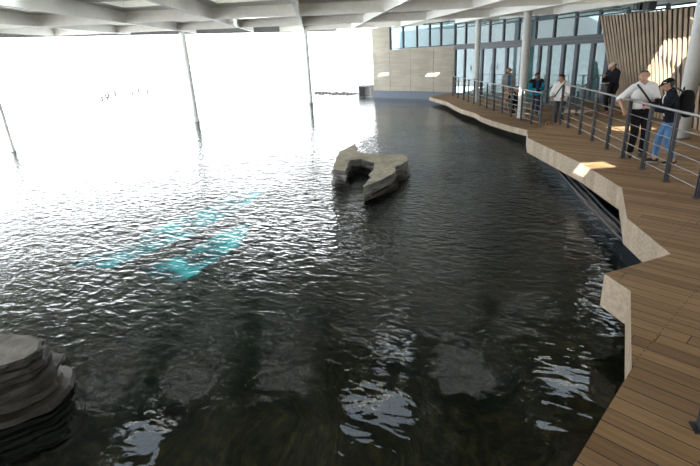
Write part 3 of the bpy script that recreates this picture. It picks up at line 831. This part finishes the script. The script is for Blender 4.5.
def person(label, loc, facing, scale=1.0, lean=0.0, side=0.0, twist=0.0, headyaw=0.0, headpitch=0.0, hands=None, feet=None, pelvis=None,
           elbow_hint=None, knee_hint=(0, -1, 0.1), shirt=None, pants=None, shoes=None, shoesole=None, hair=None, hair_long=False, bald=False,
           sleeve='long', jacket=None, shirt_th=0.012, pants_th=0.012, vox=0.011, cuff=None, vest=None, skin=None, shirt_hem=0.90):
    """local frame: front is -Y, the person's left is +X, heights for 1.70 m before scale"""
    skin = skin or SKIN
    pel = Vector(pelvis or (0, 0, 0.94))
    RM = Matrix.Rotation(twist, 3, 'Z') @ Matrix.Rotation(side, 3, 'Y') @ Matrix.Rotation(lean, 3, 'X')
    def up_(p):                                     # a point of the upright torso, leaned about the pelvis
        return pel + RM @ (Vector(p) - Vector((0, 0, 0.94)))
    caps = []
    def cap(a, b, ra, rb, reg): caps.append((Vector(a), Vector(b), ra, rb, reg))
    cap(pel + Vector((-.075, 0, .0)), pel + Vector((.075, 0, .0)), .115, .115, 'pants')
    cap(up_((-.055, 0, 1.06)), up_((.055, 0, 1.06)), .108, .108, 'shirt')
    cap(up_((-.05, .005, .98)), up_((-.075, .0, 1.27)), .105, .115, 'shirt')
    cap(up_((.05, .005, .98)), up_((.075, .0, 1.27)), .105, .115, 'shirt')
    cap(up_((-.085, .005, 1.28)), up_((.085, .005, 1.28)), .108, .108, 'shirt')
    cap(up_((0, -.005, 1.05)), up_((0, -.005, 1.30)), .112, .110, 'shirt')
    cap(up_((-.15, .005, 1.385)), up_((.15, .005, 1.385)), .066, .066, 'shirt')
    cap(up_((-.09, .01, 1.40)), up_((0, .01, 1.455)), .065, .06, 'shirt')
    cap(up_((.09, .01, 1.40)), up_((0, .01, 1.455)), .065, .06, 'shirt')
    nk = up_((0, .005, 1.43))
    HM = RM @ Matrix.Rotation(headyaw, 3, 'Z') @ Matrix.Rotation(headpitch, 3, 'X')
    hb = up_((0, -.012, 1.515))
    def hd(p): return hb + HM @ Vector(p)
    cap(nk, hd((0, .0, .03)), .056, .052, 'neck')
    cap(hd((0, .022, .098)), hd((0, -.022, .092)), .086, .082, 'head')
    cap(hd((0, -.03, .05)), hd((0, -.052, .012)), .064, .042, 'head')
    cap(hd((-.03, -.06, .118)), hd((.03, -.06, .118)), .036, .036, 'head')
    cap(hd((0, -.098, .088)), hd((0, -.113, .06)), .011, .0165, 'head')
    cap(hd((-.012, -.092, .026)), hd((.012, -.092, .026)), .0135, .0135, 'head')
    for s in (-1, 1):
        cap(hd((s * .086, .012, .095)), hd((s * .083, .008, .062)), .018, .012, 'head')
    # arms
    hands = hands or ((-.25, -.06, .84), (.25, -.06, .84))
    wr = {}
    for s, h in ((-1, hands[0]), (1, hands[1])):
        sh = up_((s * .185, .005, 1.375))
        eh = (elbow_hint or {}).get(s, (s * .6, .7, -.5))
        e, wv = ik(sh, h, .285, .245, eh)
        cap(sh, e, .056, .043, 'arm%d' % s); cap(e, wv, .043, .030, 'fore%d' % s)
        d = (wv - e).normalized(); wr[s] = (wv, d)
        # hand: palm, four fingers bent inwards, thumb
        side_v = d.cross(Vector((0, 0, 1)))
        if side_v.length < 0.1: side_v = Vector((0, 1, 0))
        side_v.normalize(); pn = side_v.cross(d).normalized()
        if pn.z > 0: pn = -pn
        k0 = wv + d * .085
        cap(wv - side_v * .012, k0 - side_v * .026, .024, .016, 'hand'); cap(wv + side_v * .012, k0 + side_v * .026, .024, .016, 'hand')
        for q, ln in ((-.034, .030), (-.012, .038), (.011, .035), (.033, .026)):
            a = k0 + side_v * q; m_ = a + (d * .85 + pn * .5).normalized() * ln; e_ = m_ + (d * .3 + pn * .95).normalized() * ln
            cap(a, m_, .0095, .009, 'hand'); cap(m_, e_, .009, .0075, 'hand')
        inw = side_v if (side_v.x * s) < 0 else -side_v
        a = wv + d * .03 + inw * .025; m_ = a + (d * .6 + inw * .75 + pn * .2).normalized() * .04; e_ = m_ + (d * .9 + inw * .1 + pn * .4).normalized() * .032
        cap(a, m_, .013, .011, 'hand'); cap(m_, e_, .011, .009, 'hand')
    # legs
    feet = feet or ((-.105, .02, .085), (.105, .02, .085))
    fdirs = []
    for s, ft in ((-1, feet[0]), (1, feet[1])):
        hp = pel + Vector((s * .088, 0, -.03))
        k, an = ik(hp, ft[:3], .43, .425, knee_hint)
        cap(hp, k, .088, .060, 'pants'); cap(k, an, .060, .043, 'shin')
        yaw = ft[3] if len(ft) > 3 else s * .15
        fv = Vector((math.sin(yaw), -math.cos(yaw), 0))
        cap(an + Vector((0, 0, -.035)) - fv * .03, an + Vector((0, 0, -.045)) + fv * .10, .047, .040, 'shoe%d' % s)
        cap(an + Vector((0, 0, -.045)) + fv * .08, an + Vector((0, 0, -.052)) + fv * .165, .040, .031, 'shoe%d' % s)
    bm = B()
    for a, b, ra, rb, reg in caps: capsule(bm, a, b, ra, rb)
    me = bpy.data.meshes.new('person'); bm.to_mesh(me); bm.free()
    tmp = link('tmp_body', me)
    md = tmp.modifiers.new('r', 'REMESH'); md.mode = 'VOXEL'; md.voxel_size = vox
    ms = tmp.modifiers.new('s', 'SMOOTH'); ms.factor = 0.5; ms.iterations = 3
    dg = bpy.context.evaluated_depsgraph_get()
    body = bpy.data.meshes.new_from_object(tmp.evaluated_get(dg))
    bpy.data.objects.remove(tmp); bpy.data.meshes.remove(me)
    body.materials.clear(); body.materials.append(skin)
    for p in body.polygons: p.use_smooth = True
    root = link('person', body)
    root.location = loc; root.scale = (scale,) * 3
    root.rotation_euler = (0, 0, math.atan2(facing[1], facing[0]) + PI / 2)
    tag(root, label, 'person')
    # which capsule each vertex belongs to
    def reg_of(c):
        best, bd = None, 1e9
        for a, b, ra, rb, reg in caps:
            d = b - a; L2 = d.length_squared
            t = 0 if L2 < 1e-9 else max(0, min(1, (c - a).dot(d) / L2))
            q = (c - (a + d * t)).length - (ra + (rb - ra) * t)
            if q < bd: bd, best = q, (reg, t)
        return best
    vco = [v.co.copy() for v in body.vertices]; vno = [v.normal.copy() for v in body.vertices]
    vreg = [reg_of(c) for c in vco]
    inv = RM.inverted()
    vl = [inv @ (c - pel) + Vector((0, 0, .94)) for c in vco]           # torso frame
    hinv = HM.inverted()
    vh = [hinv @ (c - hb) for c in vco]                                 # head frame
    def shell(name, test, th, m, parent=root):
        keep = [test(i) for i in range(len(vco))]
        bm = B(); mp = {}
        for p in body.polygons:
            if all(keep[i] for i in p.vertices):
                vs_ = []
                for i in p.vertices:
                    if i not in mp: mp[i] = bm.verts.new(vco[i] + vno[i] * (th(i) if callable(th) else th))
                    vs_.append(mp[i])
                bm.faces.new(vs_)
        if not bm.faces: bm.free(); return None
        return obj_keep(name, bm, m, parent)
    def obj_keep(name, bm, m, parent):
        # give the shell an edge: turn its rim inwards to the body
        rim = [e for e in bm.edges if e.is_boundary]
        me = bpy.data.meshes.new(name); bm.to_mesh(me); bm.free(); me.materials.append(m)
        for p in me.polygons: p.use_smooth = True
        o = link(name, me, parent)
        so_ = o.modifiers.new('thickness', 'SOLIDIFY'); so_.thickness = 0.008; so_.offset = -1.0
        return o
    hem = shirt_hem
    wr_lim = {'long': 0.93, 'rolled': 0.12, 'short': -1}[sleeve]
    def is_shirt(i):
        r, t = vreg[i]
        if r == 'shirt': return True
        if r == 'neck': return t < 0.12
        if r == 'pants': return vl[i].z > hem and t >= 0 and abs(vl[i].x) < .25 and vl[i].z > hem
        if r.startswith('arm'): return True if sleeve != 'short' else t < .55
        if r.startswith('fore'): return t < wr_lim
        return False
    def is_pants(i):
        r, t = vreg[i]
        if r == 'pants': return True
        if r == 'shin': return t < (0.94 if cuff is None else cuff)
        if r == 'shirt': return vl[i].z < 1.0
        return False
    shell('trousers', is_pants, pants_th, pants)
    shell('shirt' if not jacket else 'jacket', is_shirt, shirt_th, shirt)
    if vest is not None:
        shell('vest', lambda i: vreg[i][0] == 'shirt' and vl[i].z > 1.02 and vl[i].z < 1.44 and abs(vl[i].x) > (.035 if vl[i].y < 0 else -1) or (vreg[i][0].startswith('arm') and vreg[i][1] < .25), shirt_th + .012, vest)
    for s in (-1, 1):
        shell('shoe', lambda i: vreg[i][0] == 'shoe%d' % s, .006, shoes)
        if shoesole is not None:
            shell('shoe_sole', lambda i: vreg[i][0] == 'shoe%d' % s and vco[i].z < (feet[0][2] if s < 0 else feet[1][2]) - .058, .010, shoesole)
    if hair is not None:
        def is_hair(i):
            if vreg[i][0] not in ('head', 'neck'): return False
            h = vh[i]
            if bald: return (h.z > .148 and h.y > -.035) or (h.y > .0 and h.z > .1) or (h.y > .025 and h.z > .03)
            front = .135 + (.015 if abs(h.x) < .05 else -.02)
            if h.y < -.05: return h.z > front
            if h.y < .015: return h.z > .105
            return h.z > (.02 if not hair_long else -.05)
        shell('hair', is_hair, (lambda i: .012 + .006 * noise.noise(vco[i] * 60)) if not bald else .007, hair)
    # eyes, brows and mouth
    ew = simple('eye_white', (0.75, 0.74, 0.72), 0.3) if 'eye' not in M else M['eye']
    M['eye'] = ew
    for s in (-1, 1):
        bm = B(); bmesh.ops.create_uvsphere(bm, u_segments=10, v_segments=8, radius=.0105, matrix=Matrix.Translation(hd((s * .031, -.087, .088))))
        e = obj('eye', bm, ew, root)
        bm = B(); bmesh.ops.create_uvsphere(bm, u_segments=8, v_segments=6, radius=.006, matrix=Matrix.Translation(hd((s * .031, -.0935, .087))))
        obj('iris', bm, M['black'], e)
        bm = B(); tube(bm, hd((s * .016, -.099, .107)), hd((s * .046, -.089, .106)), .004, n=6); obj('eyebrow', bm, M['black'], root)
    if 'lip' not in M: M['lip'] = simple('lip', (0.33, 0.12, 0.10), 0.5)
    bm = B(); tube(bm, hd((-.022, -.1015, .026)), hd((.022, -.1015, .026)), .005, n=8); obj('mouth', bm, M['lip'], root)
    rot = Matrix.Rotation(root.rotation_euler.z, 3, 'Z')
    def world(p): return Vector(loc) + rot @ (Vector(p) * scale)
    return {'root': root, 'hd': hd, 'up': up_, 'shell': shell, 'vh': vh, 'vreg': vreg, 'vl': vl, 'wr': wr, 'world': world, 'HM': HM, 'RM': RM, 'scale': scale, 'rz': root.rotation_euler.z}

def cap_on(p, m, label_m=None):
    """a peaked cap: crown shell and brim, worn by the person"""
    c = p['shell']('cap', lambda i: p['vreg'][i][0] == 'head' and p['vh'][i].z > .118 - .12 * max(0, p['vh'][i].y), .017, m)
    bm = B()
    n = 14; up_, lo_ = [], []
    for k in range(n + 1):
        a = PI * k / n
        x = math.cos(a) * .078; y = -.07 - math.sin(a) * .105
        z = .128 - .022 * math.sin(a) - .012 * abs(math.cos(a))
        up_.append(bm.verts.new(p['hd']((x, y, z + .006)))); lo_.append(bm.verts.new(p['hd']((x, y, z))))
    bm.faces.new(up_); bm.faces.new(lo_[::-1])
    for i in range(n + 1): bm.faces.new((up_[i], up_[(i + 1) % (n + 1)], lo_[(i + 1) % (n + 1)], lo_[i]))
    obj('cap_brim', bm, m, c)
    return c

def held(name, label, cat, p, pos, bm, m):
    o = obj(name, bm, m); o.location = p['world'](pos); o.rotation_euler = (0, 0, p['rz'])
    return tag(o, label, cat)

def strap_on(name, label, cat, p, pts, m, wd=0.035, th=0.006):
    bm = B()
    for a, b in zip(pts, pts[1:]): beam(bm, a, b, wd, th, up=(0, -1, 0.25))
    o = obj(name, bm, m); o.location = p['root'].location; o.rotation_euler = p['root'].rotation_euler; o.scale = p['root'].scale
    return tag(o, label, cat)

dark_hair = simple('dark_hair', (0.018, 0.014, 0.012), 0.6, var=0.3, scale=40)
brown_hair = simple('brown_hair', (0.13, 0.07, 0.035), 0.6, var=0.3, scale=40)
navy = cloth('navy_cloth', (0.012, 0.014, 0.022)); blackc = cloth('black_cloth', (0.010, 0.010, 0.011)); whitec = cloth('white_cloth', (0.80, 0.80, 0.80), 0.04)
jeans = cloth('blue_denim', (0.10, 0.22, 0.42), 0.25); greyc = cloth('grey_cloth', (0.30, 0.30, 0.30)); turq = cloth('turquoise_cloth', (0.01, 0.36, 0.58))
blackshoe = simple('black_shoe', (0.012, 0.012, 0.012), 0.45); soles = simple('white_sole', (0.7, 0.7, 0.68), 0.6); tan = simple('sandal', (0.42, 0.20, 0.15), 0.6)
pinkc = cloth('pink_cloth', (0.85, 0.66, 0.65), 0.05); bluec = cloth('blue_cloth', (0.03, 0.09, 0.36)); beige = cloth('beige_cloth', (0.34, 0.25, 0.16))

# 1 man in the white shirt, arm over the rail
p = person('person in a white shirt and black trousers with one arm over the railing', (5.96, 9.62, 0.0), (-0.30, -1.0), 1.0, lean=0.03, side=-0.085, twist=0.1, headyaw=-0.35, headpitch=0.12,
           hands=((-.37, -.16, .99), (.16, -.33, 1.10)), elbow_hint={-1: (-.7, .5, -.1), 1: (.5, .4, -.8)}, feet=((-.10, .0, .085), (.12, .05, .085)),
           shirt=whitec, pants=blackc, shoes=blackshoe, hair=dark_hair, bald=True, sleeve='rolled', shirt_th=.022, pants_th=.016, vox=.0075, shirt_hem=.98)
u = p['up']
strap_on('shoulder_strap', 'black shoulder strap across the chest of the white-shirted man at the railing', 'strap', p, [u((-.13, -.06, 1.46)), u((-.10, -.115, 1.40)), u((-.02, -.165, 1.27)), u((.07, -.165, 1.13)), u((.14, -.14, 1.02))], M['black'], .035)
bm = B(); box(bm, (0, 0, 0), (.075, .012, .15)); held('smartphone', 'dark phone held in the left hand of the white-shirted man', 'phone', p, (.12, -.44, 1.12), bm, M['black'])
# 2 woman in black cap
p = person('person in a black cap, dark jacket and blue jeans at the railing', (6.12, 8.92, 0.0), (-0.90, 0.42), 0.93, lean=0.20, headpitch=0.22,
           hands=((-.13, -.42, 1.18), (.10, -.40, 1.14)), elbow_hint={-1: (-.6, .3, -.8), 1: (.6, .3, -.8)}, feet=((-.09, -.17, .085), (.09, .13, .085)),
           shirt=navy, pants=jeans, shoes=blackshoe, shoesole=soles, hair=dark_hair, hair_long=True, shirt_th=.026, pants_th=.014, vox=.0075, jacket=True, shirt_hem=.86, cuff=.88)
p['shell']('undershirt', lambda i: p['vreg'][i][0] in ('shirt', 'neck') and abs(p['vl'][i].x) < .035 and p['vl'][i].y < -.02 and p['vl'][i].z > 1.0, .033, whitec)
c = cap_on(p, blackc)
bm = B(); box(bm, p['hd']((.094, -.052, .15)), (.004, .05, .016), 0.2); obj('cap_emblem', bm, soles, c)
bm = B(); box(bm, (0, 0, 0), (.08, .012, .15)); held('pink_phone', 'bright pink phone case held by the woman in the black cap', 'phone', p, (-.02, -.53, 1.20), bm, simple('pink_plastic', (0.75, 0.06, 0.22), 0.4))
bp = thing('backpack', 'bulging black backpack on the back of the woman in jeans', 'backpack', p['world'](p['up']((0, .22, 1.16))), p['rz'])
bm = B(); bmesh.ops.create_cube(bm, size=1.0); bmesh.ops.subdivide_edges(bm, edges=bm.edges[:], cuts=4, use_grid_fill=True)
for v in bm.verts:
    q = v.co * 2
    k = (abs(q.x) ** 3.2 + abs(q.y) ** 3.2 + abs(q.z) ** 3.2) ** (1 / 3.2)
    v.co = Vector((q.x / k * .165, q.y / k * .115 + .02, q.z / k * .245))
    v.co.y += .03 * max(0, -v.co.z / .245)
    v.co += Vector((1, 1, 1)) * .008 * noise.noise(v.co * 14)
obj('pack_body', bm, blackc, bp, True)
bm = B()
for a, b in zip([(-.1, .13, -.14), (.1, .13, -.14)], [(-.11, .15, .02), (.11, .15, .02)]): pass
bmesh.ops.create_uvsphere(bm, u_segments=14, v_segments=10, radius=1.0, matrix=Matrix.Translation((0, .125, -.08)) @ Matrix.Diagonal((.12, .04, .11, 1)))
obj('front_pocket', bm, navy, bp, True)
bm = B()
for k in range(8):
    a0, a1 = PI * k / 8, PI * (k + 1) / 8
    tube(bm, (math.cos(a0) * .05, -.05, .235 + math.sin(a0) * .06), (math.cos(a1) * .05, -.05, .235 + math.sin(a1) * .06), .009, n=8)
obj('carry_loop', bm, M['black'], bp)
for s in (-1, 1):
    bm = B(); pts = [(s * .10, -.06, .2), (s * .13, -.12, .27), (s * .135, -.22, .275), (s * .14, -.32, .16), (s * .15, -.30, 0.0), (s * .16, -.16, -.14), (s * .12, -.04, -.2)]
    for a, b in zip(pts, pts[1:]): beam(bm, a, b, .012, .05, up=(1, 0, 0))
    obj('shoulder_strap', bm, M['black'], bp)
# 3 person in pink cap
p = person('person in a pale pink cap and dark navy coat by the slat wall', (8.68, 15.72, 0.0), (-1.0, -0.28), 0.95, lean=0.10, headpitch=0.30,
           hands=((-.08, -.33, 1.27), (.10, -.30, 1.05)), elbow_hint={-1: (-.5, .4, -.8), 1: (.5, .4, -.8)}, feet=((-.09, -.02, .085), (.10, .06, .085)),
           shirt=navy, pants=blackc, shoes=tan, hair=dark_hair, hair_long=True, shirt_th=.030, vox=.010, jacket=True, shirt_hem=.80, cuff=.9)
cap_on(p, pinkc)
bg_ = thing('shoulder_bag', 'black shoulder bag hanging before the person in the pink cap', 'bag', p['world']((.03, -.30, .86)), p['rz'])
bm = B(); box(bm, (0, 0, 0), (.26, .10, .2)); bmesh.ops.bevel(bm, geom=bm.edges[:], offset=.025, segments=2, affect='EDGES'); obj('bag_body', bm, M['black'], bg_)
bm = B()
for a, b in zip([(-.12, 0, .09), (-.10, .06, .34)], [(-.10, .06, .34), (-.06, .14, .50)]): beam(bm, a, b, .02, .006)
obj('bag_strap', bm, M['black'], bg_)
bm = B(); box(bm, (0, 0, 0), (.2, .14, .006)); held('leaflet', 'white folded leaflet held by the person in the pink cap', 'leaflet', p, (.06, -.43, 1.06), bm, soles)
# 4 turquoise jacket
p = person('person in a turquoise and black jacket standing at the lower railing', (7.38, 18.68, -0.35), (-0.1, -1.0), 0.95, lean=0.05, headpitch=0.25, headyaw=-0.1,
           hands=((-.07, -.27, 1.08), (.08, -.27, 1.08)), elbow_hint={-1: (-.8, .4, -.6), 1: (.8, .4, -.6)}, shirt=turq, pants=cloth('dark_denim', (0.03, 0.05, 0.10)), shoes=blackshoe,
           hair=dark_hair, shirt_th=.03, vox=.010, jacket=True, vest=cloth('black_brown_cloth', (0.03, 0.022, 0.018)), shirt_hem=.86)
p['shell']('blue_shirt', lambda i: p['vreg'][i][0] == 'shirt' and abs(p['vl'][i].x) < .045 and p['vl'][i].y < -.02 and p['vl'][i].z < 1.42, .036, bluec)
bm = B(); box(bm, (0, 0, 0), (.14, .012, .075)); held('phone', 'dark phone held at the waist by the turquoise-jacketed man', 'phone', p, (0, -.37, 1.06), bm, M['black'])
# 5 grey jacket
p = person('person in a grey jacket over a blue shirt standing behind the crouching photographer', (7.22, 21.35, -0.35), (-0.12, -1.0), 1.02, shirt=greyc, pants=cloth('grey_trousers', (0.16, 0.15, 0.14)), shoes=blackshoe,
           hair=brown_hair, shirt_th=.03, vox=.011, jacket=True, shirt_hem=.84, skin=simple('warm_skin', (0.46, 0.24, 0.15), 0.55))
p['shell']('blue_shirt', lambda i: p['vreg'][i][0] == 'shirt' and abs(p['vl'][i].x) < .05 and p['vl'][i].y < -.02 and p['vl'][i].z < 1.42, .036, cloth('steel_blue_cloth', (0.03, 0.17, 0.33)))
for s in (-1, 1):
    pass
# 6 crouching photographer
p = person('person in a black and white jacket crouching with a camera at the lower railing', (7.22, 20.0, -0.35), (-0.8, -0.6), 1.0, pelvis=(0, .12, .36), lean=0.42, headpitch=-0.25,
           hands=((-.07, -.44, .80), (.07, -.44, .80)), elbow_hint={-1: (-.7, .1, -1), 1: (.7, .1, -1)}, feet=((-.13, -.14, .085), (.13, .02, .085)), knee_hint=(0, -1, .5),
           shirt=blackc, pants=blackc, shoes=blackshoe, hair=dark_hair, shirt_th=.028, vox=.011, jacket=True, shirt_hem=.93)
p['shell']('white_panel', lambda i: p['vreg'][i][0] == 'shirt' and abs(p['vl'][i].x) > .06 and p['vl'][i].z < 1.2 and p['vl'][i].z > .98, .036, greyc)
ca = thing('photo_camera', 'black camera raised to the face of the crouching photographer', 'camera', p['world']((0, -.53, .86)), p['rz'])
bm = B(); box(bm, (0, 0, 0), (.14, .06, .09)); box(bm, (0, 0, .055), (.05, .05, .03)); obj('housing', bm, M['black'], ca)
bm = B(); tube(bm, (0, -.03, 0), (0, -.12, 0), .036, n=16); obj('lens', bm, M['gun'], ca)
# 7 child
p = person('small brown-haired child standing between the crouching photographer and the grey-jacketed man', (7.02, 20.75, -0.35), (-0.3, -1.0), 0.60, shirt=beige, pants=cloth('tan_trousers', (0.22, 0.17, 0.12)), shoes=tan,
           hair=brown_hair, shirt_th=.016, vox=.014)
# 8 man at the steps
p = person('person in a white shirt with a black strap standing at the foot of the steps', (7.02, 15.68, -0.35), (-0.75, -0.75), 1.0, lean=0.05, headpitch=0.25, headyaw=-0.2,
           hands=((-.2, -.22, 1.0), (.18, -.24, 1.02)), shirt=whitec, pants=cloth('charcoal_trousers', (0.07, 0.07, 0.075)), shoes=soles, hair=dark_hair, shirt_th=.022, vox=.010, shirt_hem=.9)
u = p['up']
strap_on('camera_strap', 'black strap over the shoulder of the man at the foot of the steps', 'strap', p, [u((.13, -.06, 1.46)), u((.10, -.115, 1.40)), u((.02, -.165, 1.27)), u((-.07, -.165, 1.13)), u((-.14, -.14, 1.02))], M['black'], .04)
